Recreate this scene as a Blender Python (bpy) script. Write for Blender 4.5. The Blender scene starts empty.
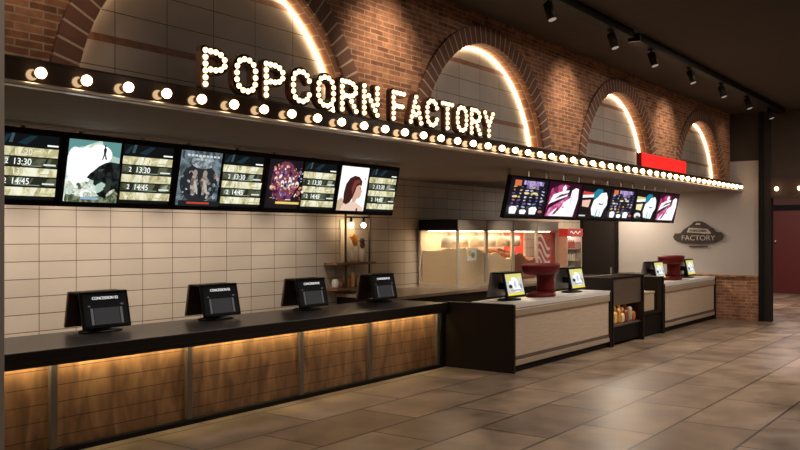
import bpy, bmesh, math, random
from mathutils import Vector, Matrix
random.seed(7)
SC = bpy.context.scene
COL = SC.collection
PI = math.pi

# ------------------------------------------------------------------ helpers
class MB:
    """collects shapes into one mesh"""
    def __init__(s): s.bm = bmesh.new()
    def box(s, x0, x1, y0, y1, z0, z1, bev=0.0, mi=0):
        vs = [s.bm.verts.new(p) for p in [(x0,y0,z0),(x1,y0,z0),(x1,y1,z0),(x0,y1,z0),(x0,y0,z1),(x1,y0,z1),(x1,y1,z1),(x0,y1,z1)]]
        fs = [s.bm.faces.new([vs[i] for i in f]) for f in [(3,2,1,0),(4,5,6,7),(0,1,5,4),(1,2,6,5),(2,3,7,6),(3,0,4,7)]]
        for f in fs: f.material_index = mi
        if bev > 0:
            es = {e for f in fs for e in f.edges}
            bmesh.ops.bevel(s.bm, geom=list(es), offset=bev, segments=2, affect='EDGES', profile=0.5)
        return s
    def cyl(s, p0, p1, r0, r1=None, n=16, caps=True, mi=0, smooth=True):
        r1 = r0 if r1 is None else r1
        p0 = Vector(p0); p1 = Vector(p1); d = (p1-p0).normalized()
        a = Vector((0,0,1)) if abs(d.z) < .9 else Vector((1,0,0))
        u = d.cross(a).normalized(); v = d.cross(u)
        ra = [s.bm.verts.new(p0+(u*math.cos(2*PI*i/n)+v*math.sin(2*PI*i/n))*r0) for i in range(n)]
        rb = [s.bm.verts.new(p1+(u*math.cos(2*PI*i/n)+v*math.sin(2*PI*i/n))*r1) for i in range(n)]
        for i in range(n):
            f = s.bm.faces.new((ra[i], rb[i], rb[(i+1)%n], ra[(i+1)%n])); f.smooth = smooth; f.material_index = mi
        if caps:
            s.bm.faces.new(ra).material_index = mi; s.bm.faces.new(rb[::-1]).material_index = mi
        return s
    def lathe(s, prof, n=28, c=(0,0,0), sx=1, sy=1, mi=0):
        rings = []
        for r, z in prof:
            rings.append([s.bm.verts.new((c[0]+r*sx*math.cos(2*PI*i/n), c[1]+r*sy*math.sin(2*PI*i/n), c[2]+z)) for i in range(n)])
        for a, b in zip(rings, rings[1:]):
            for i in range(n):
                f = s.bm.faces.new((a[i], a[(i+1)%n], b[(i+1)%n], b[i])); f.smooth = True; f.material_index = mi
        s.bm.faces.new(rings[0][::-1]).material_index = mi; s.bm.faces.new(rings[-1]).material_index = mi
        return s
    def prism(s, pts, y0, y1, mi=0):
        """polygon in x,z extruded along y"""
        a = [s.bm.verts.new((p[0], y0, p[1])) for p in pts]; b = [s.bm.verts.new((p[0], y1, p[1])) for p in pts]
        fs = [s.bm.faces.new(a), s.bm.faces.new(b[::-1])]
        n = len(pts)
        for i in range(n): fs.append(s.bm.faces.new((a[i], b[i], b[(i+1)%n], a[(i+1)%n])))
        for f in fs: f.material_index = mi
        return s
    def ball(s, c, r, u=12, v=8, sc=(1,1,1), mi=0):
        m = Matrix.Translation(c) @ Matrix.Diagonal((sc[0], sc[1], sc[2], 1))
        g = bmesh.ops.create_uvsphere(s.bm, u_segments=u, v_segments=v, radius=r, matrix=m)
        for vv in g['verts']:
            for f in vv.link_faces: f.smooth = True; f.material_index = mi
        return s
    def quad(s, pts, mi=0):
        f = s.bm.faces.new([s.bm.verts.new(p) for p in pts]); f.material_index = mi; return s
    def xf(s, M):
        s.bm.transform(M); return s
    def build(s, name, mats, parent=None, recalc=True, **tags):
        me = bpy.data.meshes.new(name)
        if recalc: bmesh.ops.recalc_face_normals(s.bm, faces=s.bm.faces)
        s.bm.to_mesh(me); s.bm.free()
        for m in (mats if isinstance(mats, (list, tuple)) else [mats]): me.materials.append(m)
        o = bpy.data.objects.new(name, me); COL.objects.link(o)
        if parent: o.parent = parent
        for k, v in tags.items(): o[k] = v
        return o

def tag(o, label=None, cat=None, group=None, kind=None):
    if label: o['label'] = label
    if cat: o['category'] = cat
    if group: o['group'] = group
    if kind: o['kind'] = kind
    return o
def empty(name, loc, label, cat, group=None):
    o = bpy.data.objects.new(name, None); COL.objects.link(o); o.location = loc; o.empty_display_size = .1
    return tag(o, label, cat, group)
def copy_tree(o, parent=None, loc=None):
    c = o.copy(); COL.objects.link(c)
    if parent: c.parent = parent
    if loc is not None: c.location = loc
    for ch in list(o.children): copy_tree(ch, c)
    return c
def struct(o): o['kind'] = 'structure'; return o
def text(name, s, size, mat, parent, M, extrude=.002, align='CENTER', sx=1.0):
    cu = bpy.data.curves.new(name, 'FONT'); cu.body = s; cu.size = size; cu.extrude = extrude; cu.align_x = align; cu.align_y = 'CENTER'
    t = bpy.data.objects.new(name, cu); COL.objects.link(t)
    bpy.context.view_layer.update()
    me = bpy.data.meshes.new_from_object(t.evaluated_get(bpy.context.evaluated_depsgraph_get()))
    bpy.data.objects.remove(t)
    me.transform(M @ Matrix.Diagonal((sx,1,1,1))); me.materials.clear(); me.materials.append(mat)
    o = bpy.data.objects.new(name, me); COL.objects.link(o)
    if parent: o.parent = parent
    return o

# ------------------------------------------------------------------ materials
def newmat(name):
    m = bpy.data.materials.new(name); m.use_nodes = True
    nt = m.node_tree; b = nt.nodes['Principled BSDF']
    return m, nt, b
def N(nt, t, **kw):
    n = nt.nodes.new(t)
    for k, v in kw.items():
        if k.startswith('i_'): n.inputs[k[2:].replace('_', ' ')].default_value = v
        else: setattr(n, k, v)
    return n
def plain(name, col, rough=.5, metal=0, noise=.12, nscale=8, bump=0, spec=.5, coat=0):
    m, nt, b = newmat(name)
    tc = N(nt, 'ShaderNodeTexCoord'); no = N(nt, 'ShaderNodeTexNoise'); no.inputs['Scale'].default_value = nscale; no.inputs['Detail'].default_value = 5
    nt.links.new(tc.outputs['Object'], no.inputs['Vector'])
    mx = N(nt, 'ShaderNodeMix', data_type='RGBA'); mx.inputs[6].default_value = (*[c*(1-noise) for c in col], 1); mx.inputs[7].default_value = (*[min(1, c*(1+noise)) for c in col], 1)
    nt.links.new(no.outputs['Fac'], mx.inputs[0]); nt.links.new(mx.outputs[2], b.inputs['Base Color'])
    b.inputs['Roughness'].default_value = rough; b.inputs['Metallic'].default_value = metal
    b.inputs['Specular IOR Level'].default_value = spec; b.inputs['Coat Weight'].default_value = coat
    if bump:
        bp = N(nt, 'ShaderNodeBump'); bp.inputs['Strength'].default_value = bump; bp.inputs['Distance'].default_value = .01
        nt.links.new(no.outputs['Fac'], bp.inputs['Height']); nt.links.new(bp.outputs[0], b.inputs['Normal'])
    return m
def emis(name, col, st):
    m, nt, b = newmat(name)
    b.inputs['Base Color'].default_value = (.02,.02,.02,1); b.inputs['Emission Color'].default_value = (*col, 1); b.inputs['Emission Strength'].default_value = st
    b.inputs['Roughness'].default_value = .5; b.inputs['Specular IOR Level'].default_value = .1
    return m
def mapvec(nt, a, b_, off=(0,0)):
    """object coordinates picked into a 2D vector: axes a,b"""
    tc = N(nt, 'ShaderNodeTexCoord'); sp = N(nt, 'ShaderNodeSeparateXYZ'); cb = N(nt, 'ShaderNodeCombineXYZ')
    nt.links.new(tc.outputs['Object'], sp.inputs[0])
    for i, ax in enumerate((a, b_)):
        ad = N(nt, 'ShaderNodeMath', operation='ADD'); ad.inputs[1].default_value = off[i]
        nt.links.new(sp.outputs[ax], ad.inputs[0]); nt.links.new(ad.outputs[0], cb.inputs[i])
    return tc, sp, cb
def brickmat(name, a, b_, w, h, mortar, c1, c2, cm, off=(0,0), offset=.5, rough=.8, bump=.4, var=.35, nscale=3.0, spec=.3, squash=1, wobble=0.0, rvar=0):
    m, nt, b = newmat(name)
    tc, sp, cb = mapvec(nt, a, b_, off)
    br = N(nt, 'ShaderNodeTexBrick'); br.offset = offset; br.squash = squash
    br.inputs['Scale'].default_value = 1; br.inputs['Brick Width'].default_value = w; br.inputs['Row Height'].default_value = h
    br.inputs['Mortar Size'].default_value = mortar; br.inputs['Mortar Smooth'].default_value = .1; br.inputs['Bias'].default_value = 0
    br.inputs['Color1'].default_value = (*c1, 1); br.inputs['Color2'].default_value = (*c2, 1); br.inputs['Mortar'].default_value = (*cm, 1)
    vec = cb.outputs[0]
    if wobble:
        nw = N(nt, 'ShaderNodeTexNoise'); nw.inputs['Scale'].default_value = 5; nt.links.new(tc.outputs['Object'], nw.inputs['Vector'])
        va = N(nt, 'ShaderNodeVectorMath', operation='SCALE'); va.inputs['Scale'].default_value = wobble; nt.links.new(nw.outputs['Color'], va.inputs[0])
        vb = N(nt, 'ShaderNodeVectorMath', operation='ADD'); nt.links.new(vec, vb.inputs[0]); nt.links.new(va.outputs[0], vb.inputs[1]); vec = vb.outputs[0]
    nt.links.new(vec, br.inputs['Vector'])
    no = N(nt, 'ShaderNodeTexNoise'); no.inputs['Scale'].default_value = nscale; no.inputs['Detail'].default_value = 3; nt.links.new(tc.outputs['Object'], no.inputs['Vector'])
    mr = N(nt, 'ShaderNodeMapRange'); mr.inputs[1].default_value = .2; mr.inputs[2].default_value = .8; mr.inputs[3].default_value = 1-var; mr.inputs[4].default_value = 1+var
    nt.links.new(no.outputs['Fac'], mr.inputs[0])
    vm = N(nt, 'ShaderNodeVectorMath', operation='SCALE'); nt.links.new(br.outputs['Color'], vm.inputs[0]); nt.links.new(mr.outputs[0], vm.inputs['Scale'])
    nt.links.new(vm.outputs[0], b.inputs['Base Color'])
    b.inputs['Roughness'].default_value = rough; b.inputs['Specular IOR Level'].default_value = spec
    if rvar:
        m2 = N(nt, 'ShaderNodeMapRange'); m2.inputs[1].default_value = .15; m2.inputs[2].default_value = .85; m2.inputs[3].default_value = rough-rvar; m2.inputs[4].default_value = rough+rvar
        nt.links.new(no.outputs['Fac'], m2.inputs[0]); nt.links.new(m2.outputs[0], b.inputs['Roughness'])
    if bump:
        ad = N(nt, 'ShaderNodeMath', operation='MULTIPLY_ADD'); ad.inputs[1].default_value = -1.0; nt.links.new(br.outputs['Fac'], ad.inputs[0])
        ns = N(nt, 'ShaderNodeTexNoise'); ns.inputs['Scale'].default_value = 40; nt.links.new(tc.outputs['Object'], ns.inputs['Vector'])
        ml = N(nt, 'ShaderNodeMath', operation='MULTIPLY'); ml.inputs[1].default_value = .5; nt.links.new(ns.outputs['Fac'], ml.inputs[0]); nt.links.new(ml.outputs[0], ad.inputs[2])
        bp = N(nt, 'ShaderNodeBump'); bp.inputs['Strength'].default_value = bump; bp.inputs['Distance'].default_value = .012
        nt.links.new(ad.outputs[0], bp.inputs['Height']); nt.links.new(bp.outputs[0], b.inputs['Normal'])
    return m, nt, b, br, sp

BR1, BR2, MORT = (.36,.155,.078), (.17,.062,.032), (.36,.25,.165)
M_brick = brickmat('brick_front', 0, 2, .215, .056, .0065, BR1, BR2, MORT, var=.45, nscale=9, wobble=.010)[0]
M_brick_end = brickmat('brick_end', 1, 2, .235, .07, .008, (.42,.19,.1), (.22,.09,.05), (.4,.28,.2), var=.45, nscale=8, wobble=.012)[0]
M_reveal = brickmat('brick_reveal', 0, 1, .1, .11, .006, (.30,.12,.06), (.17,.07,.04), MORT, var=.3)[0]
M_vous = plain('voussoir', (.15,.062,.036), .8, noise=.35, nscale=7, bump=.3)
M_mortar = plain('mortar', (.46,.34,.24), .9)
M_tile = brickmat('wall_tile', 0, 2, .488, .205, .005, (.60,.50,.40), (.54,.45,.36), (.13,.09,.06), off=(-5.66+.488*20, -1.062+.205*20), offset=0, rough=.45, bump=.25, var=.08, nscale=1.5, spec=.4)[0]
def arch_tile():
    m, nt, b, br, sp = brickmat('arch_tile', 0, 2, .512, .2233, .004, (.36,.31,.27), (.31,.27,.235), (.06,.045,.035), off=(-4.184+.512*20, -3.54+.2233*20), offset=0, rough=.6, bump=.2, var=.12, nscale=2)
    # brown brick course every third joint
    a = N(nt, 'ShaderNodeMath', operation='ADD'); a.inputs[1].default_value = -3.54+.67*10+.03
    nt.links.new(sp.outputs[2], a.inputs[0])
    md = N(nt, 'ShaderNodeMath', operation='MODULO'); md.inputs[1].default_value = .67; nt.links.new(a.outputs[0], md.inputs[0])
    lt = N(nt, 'ShaderNodeMath', operation='LESS_THAN'); lt.inputs[1].default_value = .06; nt.links.new(md.outputs[0], lt.inputs[0])
    old = b.inputs['Base Color'].links[0].from_socket
    tc = N(nt, 'ShaderNodeTexCoord'); no = N(nt, 'ShaderNodeTexNoise'); no.inputs['Scale'].default_value = 14; nt.links.new(tc.outputs['Object'], no.inputs['Vector'])
    mc = N(nt, 'ShaderNodeMix', data_type='RGBA'); mc.inputs[6].default_value = (.08,.035,.022,1); mc.inputs[7].default_value = (.26,.12,.07,1); nt.links.new(no.outputs['Fac'], mc.inputs[0])
    mx = N(nt, 'ShaderNodeMix', data_type='RGBA'); nt.links.new(lt.outputs[0], mx.inputs[0]); nt.links.new(old, mx.inputs[6]); nt.links.new(mc.outputs[2], mx.inputs[7])
    nt.links.new(mx.outputs[2], b.inputs['Base Color'])
    return m
M_archtile = arch_tile()
M_floor = brickmat('floor_tile', 0, 1, 1.55, .79, .014, (.34,.25,.175), (.19,.135,.095), (.04,.027,.02), off=(-7.65+15.5+.0, -3.0+.79*10), offset=.5, rough=.34, bump=0, var=.55, nscale=2.0, spec=.5, rvar=.08)[0]
M_end = plain('silver_plaster', (.44,.40,.37), .65, noise=.1, nscale=40, bump=.25)
M_ceil = plain('ceiling_dark', (.045,.03,.022), .9, noise=.2, nscale=5, bump=.5)
M_darkwall = plain('dark_brown_wall', (.04,.026,.02), .8)
M_column = plain('column_dark', (.016,.011,.009), .6, spec=.3)
M_soffit = plain('soffit_plaster', (.25,.20,.17), .85, noise=.15, nscale=12, bump=.3)
M_fascia = plain('fascia_black', (.02,.014,.011), .12, spec=.7, noise=.05)
M_edge = plain('metal_edge', (.45,.40,.36), .3, metal=.9)
M_black = plain('black_plastic', (.004,.0035,.003), .45, spec=.15)
M_blackm = plain('black_matt', (.008,.0065,.0055), .6, spec=.15)
M_brownp = plain('brown_plastic', (.13,.08,.055), .45)
M_greyp = plain('grey_plastic', (.20,.175,.16), .4)
M_counter = plain('counter_stone', (.014,.010,.008), .32, spec=.3, noise=.3, nscale=10)
M_kside = plain('kiosk_side', (.014,.008,.0055), .45, spec=.25)
M_white = plain('white_stone', (.78,.76,.73), .25, noise=.05)
M_tan = plain('tan_metal', (.50,.40,.30), .4, metal=.3)
M_alu = plain('aluminium', (.58,.50,.42), .35, metal=.7)
M_pillar = plain('pillar_plaster', (.42,.36,.31), .8)
M_post = plain('post_metal', (.20,.16,.135), .35, metal=.6)
M_red = plain('dark_red', (.13,.005,.006), .55, spec=.25)
M_doorred = plain('door_red', (.13,.020,.015), .5)
M_redsign = emis('red_sign_face', (1.0,.008,.006), 1.4)
M_bulb = emis('bulb_glow', (1.0,.64,.33), 12)
M_sbulb = emis('shelf_bulb_glow', (1.0,.74,.46), 45)
M_lbulb = emis('letter_bulb_glow', (1.0,.66,.34), 3.2)
M_led = emis('led_warm', (1.0,.72,.42), 20)
M_ledy = emis('led_yellow', (1.0,.84,.44), 60)
M_letter = plain('letter_case', (.06,.018,.008), .5)
M_shelfw = plain('shelf_wood', (.24,.12,.065), .5)
M_glass_m, _nt, _b = newmat('cabinet_glass')
_tr = N(_nt, 'ShaderNodeBsdfTransparent'); _gl = N(_nt, 'ShaderNodeBsdfGlossy'); _gl.inputs['Roughness'].default_value = .04; _ms = N(_nt, 'ShaderNodeMixShader')
_ms.inputs[0].default_value = .05; _nt.links.new(_tr.outputs[0], _ms.inputs[1]); _nt.links.new(_gl.outputs[0], _ms.inputs[2]); _nt.links.new(_ms.outputs[0], _nt.nodes['Material Output'].inputs[0])
M_glass = M_glass_m

def woodmat():
    m, nt, b = newmat('counter_wood')
    tc, sp, cb = mapvec(nt, 0, 2)
    br = N(nt, 'ShaderNodeTexBrick'); br.offset = 0
    for k, v in (('Scale',1),('Brick Width',50.),('Row Height',.155),('Mortar Size',.004),('Mortar Smooth',.2)): br.inputs[k].default_value = v
    br.inputs['Color1'].default_value = (1,1,1,1); br.inputs['Color2'].default_value = (.85,.85,.85,1); br.inputs['Mortar'].default_value = (.2,.15,.12,1)
    nt.links.new(cb.outputs[0], br.inputs['Vector'])
    mp = N(nt, 'ShaderNodeMapping'); mp.inputs['Scale'].default_value = (3.2, 3.2, .9)
    nt.links.new(tc.outputs['Object'], mp.inputs[0])
    no = N(nt, 'ShaderNodeTexNoise'); no.inputs['Scale'].default_value = 2.2; no.inputs['Detail'].default_value = 8; no.inputs['Distortion'].default_value = .8
    nt.links.new(mp.outputs[0], no.inputs['Vector'])
    cr = N(nt, 'ShaderNodeValToRGB'); e = cr.color_ramp.elements
    e[0].position = .3; e[0].color = (.115,.052,.022,1); e[1].position = .7; e[1].color = (.34,.18,.08,1)
    el = cr.color_ramp.elements.new(.5); el.color = (.22,.105,.045,1)
    nt.links.new(no.outputs['Fac'], cr.inputs[0])
    mx = N(nt, 'ShaderNodeMix', data_type='RGBA', blend_type='MULTIPLY'); mx.inputs[0].default_value = 1
    nt.links.new(cr.outputs[0], mx.inputs[6]); nt.links.new(br.outputs['Color'], mx.inputs[7]); nt.links.new(mx.outputs[2], b.inputs['Base Color'])
    b.inputs['Roughness'].default_value = .5
    return m
M_wood = woodmat()
def weave():
    m, nt, b = newmat('woven_panel')
    tc = N(nt, 'ShaderNodeTexCoord'); mp = N(nt, 'ShaderNodeMapping'); mp.inputs['Scale'].default_value = (3, 3, 60); nt.links.new(tc.outputs['Object'], mp.inputs[0])
    no = N(nt, 'ShaderNodeTexNoise'); no.inputs['Scale'].default_value = 1; no.inputs['Detail'].default_value = 4; nt.links.new(mp.outputs[0], no.inputs['Vector'])
    mx = N(nt, 'ShaderNodeMix', data_type='RGBA'); mx.inputs[6].default_value = (.42,.32,.24,1); mx.inputs[7].default_value = (.72,.57,.43,1)
    nt.links.new(no.outputs['Fac'], mx.inputs[0]); nt.links.new(mx.outputs[2], b.inputs['Base Color']); b.inputs['Roughness'].default_value = .6
    return m
M_weave = weave()
M_pop = plain('popcorn', (.80,.60,.37), .8, noise=.2, nscale=38, bump=1.0)
M_frame = plain('warmer_frame', (.60,.50,.39), .4)
M_caramel = plain('caramel_popcorn', (.30,.10,.045), .7, noise=.5, nscale=45, bump=.8)

_em = {}
def E(r, g, b, st=1.0):
    k = (r, g, b, st)
    if k not in _em: _em[k] = emis('screen_colour', (r, g, b), st)
    return _em[k]

def EN(c1, c2, scale, st=1.0, dist=1.0, lo=.4, hi=.6):
    """printed picture texture: two screen colours mixed by noise"""
    k = ('n', c1, c2, scale, st)
    if k in _em: return _em[k]
    m = emis('screen_picture', c1, st); nt = m.node_tree; b = nt.nodes['Principled BSDF']
    tc = N(nt, 'ShaderNodeTexCoord'); no = N(nt, 'ShaderNodeTexNoise'); no.inputs['Scale'].default_value = scale; no.inputs['Detail'].default_value = 3; no.inputs['Distortion'].default_value = dist
    cr = N(nt, 'ShaderNodeValToRGB'); cr.color_ramp.elements[0].position = lo; cr.color_ramp.elements[1].position = hi
    cr.color_ramp.elements[0].color = (*c1, 1); cr.color_ramp.elements[1].color = (*c2, 1)
    nt.links.new(tc.outputs['Object'], no.inputs['Vector']); nt.links.new(no.outputs['Fac'], cr.inputs[0]); nt.links.new(cr.outputs[0], b.inputs['Emission Color'])
    _em[k] = m; return m

def art(name, parent, M, W, H, shapes, **tags):
    """flat picture: polygons in 0..1 picture coordinates, each layer a hair in front of the last"""
    bm = bmesh.new(); mats = []
    for i, (pts, mat) in enumerate(shapes):
        if mat not in mats: mats.append(mat)
        vs = [bm.verts.new((x*W, y*H, i*.0006)) for x, y in pts]
        f = bm.faces.new(vs); f.material_index = mats.index(mat)
        if f.normal.z < 0: pass
    bm.normal_update()
    for f in bm.faces:
        if f.normal.z < 0: f.normal_flip()
    bmesh.ops.triangulate(bm, faces=list(bm.faces), ngon_method='EAR_CLIP')
    me = bpy.data.meshes.new(name); bm.to_mesh(me); bm.free(); me.transform(M)
    for m in mats: me.materials.append(m)
    o = bpy.data.objects.new(name, me); COL.objects.link(o); o.parent = parent
    for k, v in tags.items(): o[k] = v
    return o
def R(x0, y0, x1, y1): return [(x0,y0),(x1,y0),(x1,y1),(x0,y1)]
def ell(cx, cy, rx, ry, n=18, a0=0, rot=0):
    return [(cx+rx*math.cos(2*PI*i/n+a0)*math.cos(rot)-ry*math.sin(2*PI*i/n+a0)*math.sin(rot), cy+rx*math.cos(2*PI*i/n+a0)*math.sin(rot)+ry*math.sin(2*PI*i/n+a0)*math.cos(rot)) for i in range(n)]
def frameM(p0, yb, zb, yt, zt):
    """matrix for a picture leaning in y/z: lower left corner at (p0,yb,zb), upper at (p0,yt,zt)"""
    up = Vector((0, yt-yb, zt-zb)).normalized(); u = Vector((1,0,0)); n = u.cross(up)
    return Matrix(((u.x, up.x, n.x, p0), (u.y, up.y, n.y, yb), (u.z, up.z, n.z, zb), (0,0,0,1)))

# ------------------------------------------------------------------ room shell
CZ = 4.8
struct(MB().box(-5, 34, -7, 9.4, -.1, 0).build('floor', M_floor))
struct(MB().box(-5, 34, -7, 9.6, CZ, CZ+.1).build('ceiling', M_ceil))
struct(MB().box(-5, 20.8, 9.4, 9.55, 0, 3.0).build('wall_back', M_tile))
# left pillar
struct(MB().box(1.25, 1.671, 3.0, 3.42, 0, CZ).build('wall_left', M_pillar))
# brick front wall with arches
WY, PY = 5.65, 5.87
CX = [5.28, 9.68, 14.14, 18.60]; RS = [1.61, 1.56, 1.54, 1.52]; SPR = 2.88; AZ = 3.16
def arch_z(x):
    for c, RR in zip(CX, RS):
        if abs(x-c) < RR: return SPR+math.sqrt(max(0, RR*RR-(x-c)**2))
    return AZ
mb = MB(); xs = {-2.0, 20.8, .75}
for c, RR in zip(CX, RS):
    a0 = math.asin((AZ-SPR)/RR)
    for i in range(65):
        a = a0+(PI-2*a0)*i/64; xs.add(round(c+RR*math.cos(a), 5))
xs = sorted(xs)
for a, b in zip(xs, xs[1:]):
    m = (a+b)/2; za = arch_z(a) if arch_z(m) > AZ+.0001 else AZ; zb = arch_z(b) if arch_z(m) > AZ+.0001 else AZ
    za = max(za, AZ); zb = max(zb, AZ)
    mb.quad([(a,WY,za),(b,WY,zb),(b,WY,CZ),(a,WY,CZ)])
mb.build('wall_front', M_brick, kind='structure', recalc=False)
for i, (c, RR) in enumerate(zip(CX, RS)):
    a0 = math.asin((AZ-SPR)/RR)
    mb = MB()
    for k in range(64):
        a = a0+(PI-2*a0)*k/64; b = a0+(PI-2*a0)*(k+1)/64
        p = (c+RR*math.cos(a), SPR+RR*math.sin(a)); q = (c+RR*math.cos(b), SPR+RR*math.sin(b))
        mb.quad([(p[0],WY,p[1]),(p[0],PY+.05,p[1]),(q[0],PY+.05,q[1]),(q[0],WY,q[1])])
        f = mb.bm.faces[-1] if hasattr(mb.bm.faces, 'ensure_lookup_table') and not mb.bm.faces.ensure_lookup_table() else None
    mb.build('trim_%d' % (i+1), M_reveal, kind='structure', recalc=False)
    # voussoir ring
    mb = MB(); n = 38; RO = RR+.225
    s0 = math.asin((AZ-SPR)/RO)
    def seg(r0, r1, a, b, y0, y1, mi, k=1):
        pts = []
        for j in range(k+1): t = a+(b-a)*j/k; pts.append((c+r0*math.cos(t), SPR+r0*math.sin(t)))
        for j in range(k+1): t = b+(a-b)*j/k; pts.append((c+r1*math.cos(t), SPR+r1*math.sin(t)))
        mb.prism(pts, y0, y1, mi)
    for k in range(n):
        a = s0+(PI-2*s0)*k/n; b = s0+(PI-2*s0)*(k+1)/n; g = .0062
        seg(RR+.002, RO, a+g, b-g, WY-.028, WY-.001, 0)
        seg(RR+.004, RO-.004, a, b, WY-.026, WY-.0008, 1)
    mb.build('trim_%d' % (i+5), [M_vous, M_mortar], kind='structure')
    struct(MB().box(c-RR-.05, c+RR+.05, PY, PY+.06, AZ, SPR+RR+.05).build('wall_arch_%d' % (i+1), M_archtile))
    # light strip around the back edge of the recess
    mb = MB(); prev = None; r = RR-.022
    for k in range(65):
        a = a0+(PI-2*a0)*k/64
        ring = [mb.bm.verts.new((c+(r+.014*math.cos(t))*math.cos(a), PY-.022+.014*math.sin(t), SPR+(r+.014*math.cos(t))*math.sin(a))) for t in [j*PI/3 for j in range(6)]]
        if prev:
            for j in range(6): mb.bm.faces.new((prev[j], ring[j], ring[(j+1)%6], prev[(j+1)%6])).smooth = True
        prev = ring
    o = mb.build('light_strip', M_led)
    tag(o, ['warm light strip curving inside the nearest, largest brick arch at left', 'warm light strip curving inside the arch behind the word FACTORY',
            'warm light strip curving inside the third arch, left of the red sign', 'warm light strip curving inside the smallest, farthest brick arch'][i], 'light strip', 'light strips inside the brick arches')
# end wall (silver above brick wainscot), dark above
struct(MB().box(20.8, 21.0, 5.0, 9.4, 1.05, 3.69).build('wall_end', M_end))
struct(MB().box(20.8, 21.0, 5.0, 9.4, 0, 1.0).build('wall_end_wainscot', M_brick_end))
struct(MB().box(20.76, 21.0, 5.0, 9.4, 1.0, 1.05).build('trim_10', M_brick_end))
struct(MB().box(20.8, 21.0, 5.0, 9.4, 3.69, CZ).build('wall_end_upper', M_darkwall))
struct(MB().box(20.78, 21.0, 4.74, 5.0, 0, CZ).build('wall_column', M_column))
struct(MB().box(20.74, 20.8, 4.90, 5.0, 0, CZ).build('trim_11', M_blackm))
# dark door in the end wall behind the counters
d = empty('door_2', (20.78, 8.87, 0), None, None); d['kind'] = 'structure'
MB().box(20.74-20.78, 0, 8.36-8.87, 9.38-8.87, 0, 2.95).build('door_frame', M_blackm, d)
MB().box(-.06, -.04, -.42, .42, .05, 2.6).build('door_leaf', M_column, d)
MB().box(-.10, -.06, -.36, -.33, 1.0, 1.16).build('door_handle', M_alu, d)
# portal header and corridor
struct(MB().box(20.8, 21.0, -6, 4.74, 3.28, CZ).build('wall_right_header', M_darkwall))
struct(MB().box(20.78, 21.0, -6, 4.74, 2.82, 3.28).build('trim_12', plain('header_brown', (.04,.02,.014), .7)))
struct(MB().box(21.0, 31.0, 7.2, 7.35, 0, CZ).build('wall_corridor_left', M_darkwall))
struct(MB().box(31.0, 31.15, 2.0, 7.35, 2.98, CZ).build('wall_corridor_end', plain('corridor_brown', (.12,.06,.05), .8)))
struct(MB().box(31.0, 31.15, 2.0, 7.35, 2.78, 2.98).build('trim_13', M_blackm))
d = empty('door_1', (31.0, 5.5, 0), None, None); d['kind'] = 'structure'
MB().box(0, .12, -3.5, 1.54, 0.02, 2.78).build('door_leaf', M_doorred, d)
MB().box(-.06, .0, 1.54, 1.62, 0, 2.98).build('door_frame', M_blackm, d)
MB().box(-.02, 0, -.62, -.58, .1, 2.7).build('door_frame', M_doorred, d)
MB().ball((-.05, 1.42, 1.75), .05).build('door_handle', M_alu, d)

# ------------------------------------------------------------------ marquee canopy with bulbs
can = empty('marquee_canopy', (12, 5.4, 3.0), 'long black canopy edge studded with round bulbs above the counters', 'canopy')
def cm(x, y, z): return (x-12, y-5.4, z-3.0)
def cbox(name, x0, x1, y0, y1, z0, z1, m, **t):
    return MB().box(x0-12, x1-12, y0-5.4, y1-5.4, z0-3, z1-3, **t).build(name, m, can)
cbox('fascia', -2, 20.8, 5.38, 5.41, 3.012, 3.16, M_fascia)
cbox('top_panel', -2, 20.8, 5.41, 5.68, 3.13, 3.158, M_fascia)
cbox('bottom_edge', -2, 20.8, 5.36, 5.44, 2.98, 3.012, M_edge, bev=.008)
cbox('top_edge', -2, 20.8, 5.372, 5.40, 3.158, 3.17, M_blackm)
cbox('soffit_panel', -2, 20.8, 5.42, 9.4, 3.002, 3.10, M_soffit)
bulb_me = MB().ball((0,0,0), .038, 16, 10).cyl((0,.03,0), (0,.06,0), .025, n=10, mi=1).build('tmp', [M_bulb, M_tan]).data
bpy.data.objects.remove(bpy.data.objects['tmp'])
x = 2.874
while x < 20.7:
    o = bpy.data.objects.new('light_bulb', bulb_me); COL.objects.link(o); o.parent = can; o.location = cm(x, 5.325, 3.075); x += .346
# bulbs on the portal header
for y, lb in ((4.60,'left one of the two round bulbs on the dark header over the red door'), (4.12,'right one of the two round bulbs on the header, at the photo edge')):
    o = MB().ball((0,0,0), .045, 16, 10).cyl((.04,0,0), (.09,0,0), .03, n=10, mi=1).build('light_bulb', [M_bulb, M_tan]); o.location = (20.69, y, 3.02)
    tag(o, lb, 'light bulb', 'bulbs on the portal header')

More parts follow.
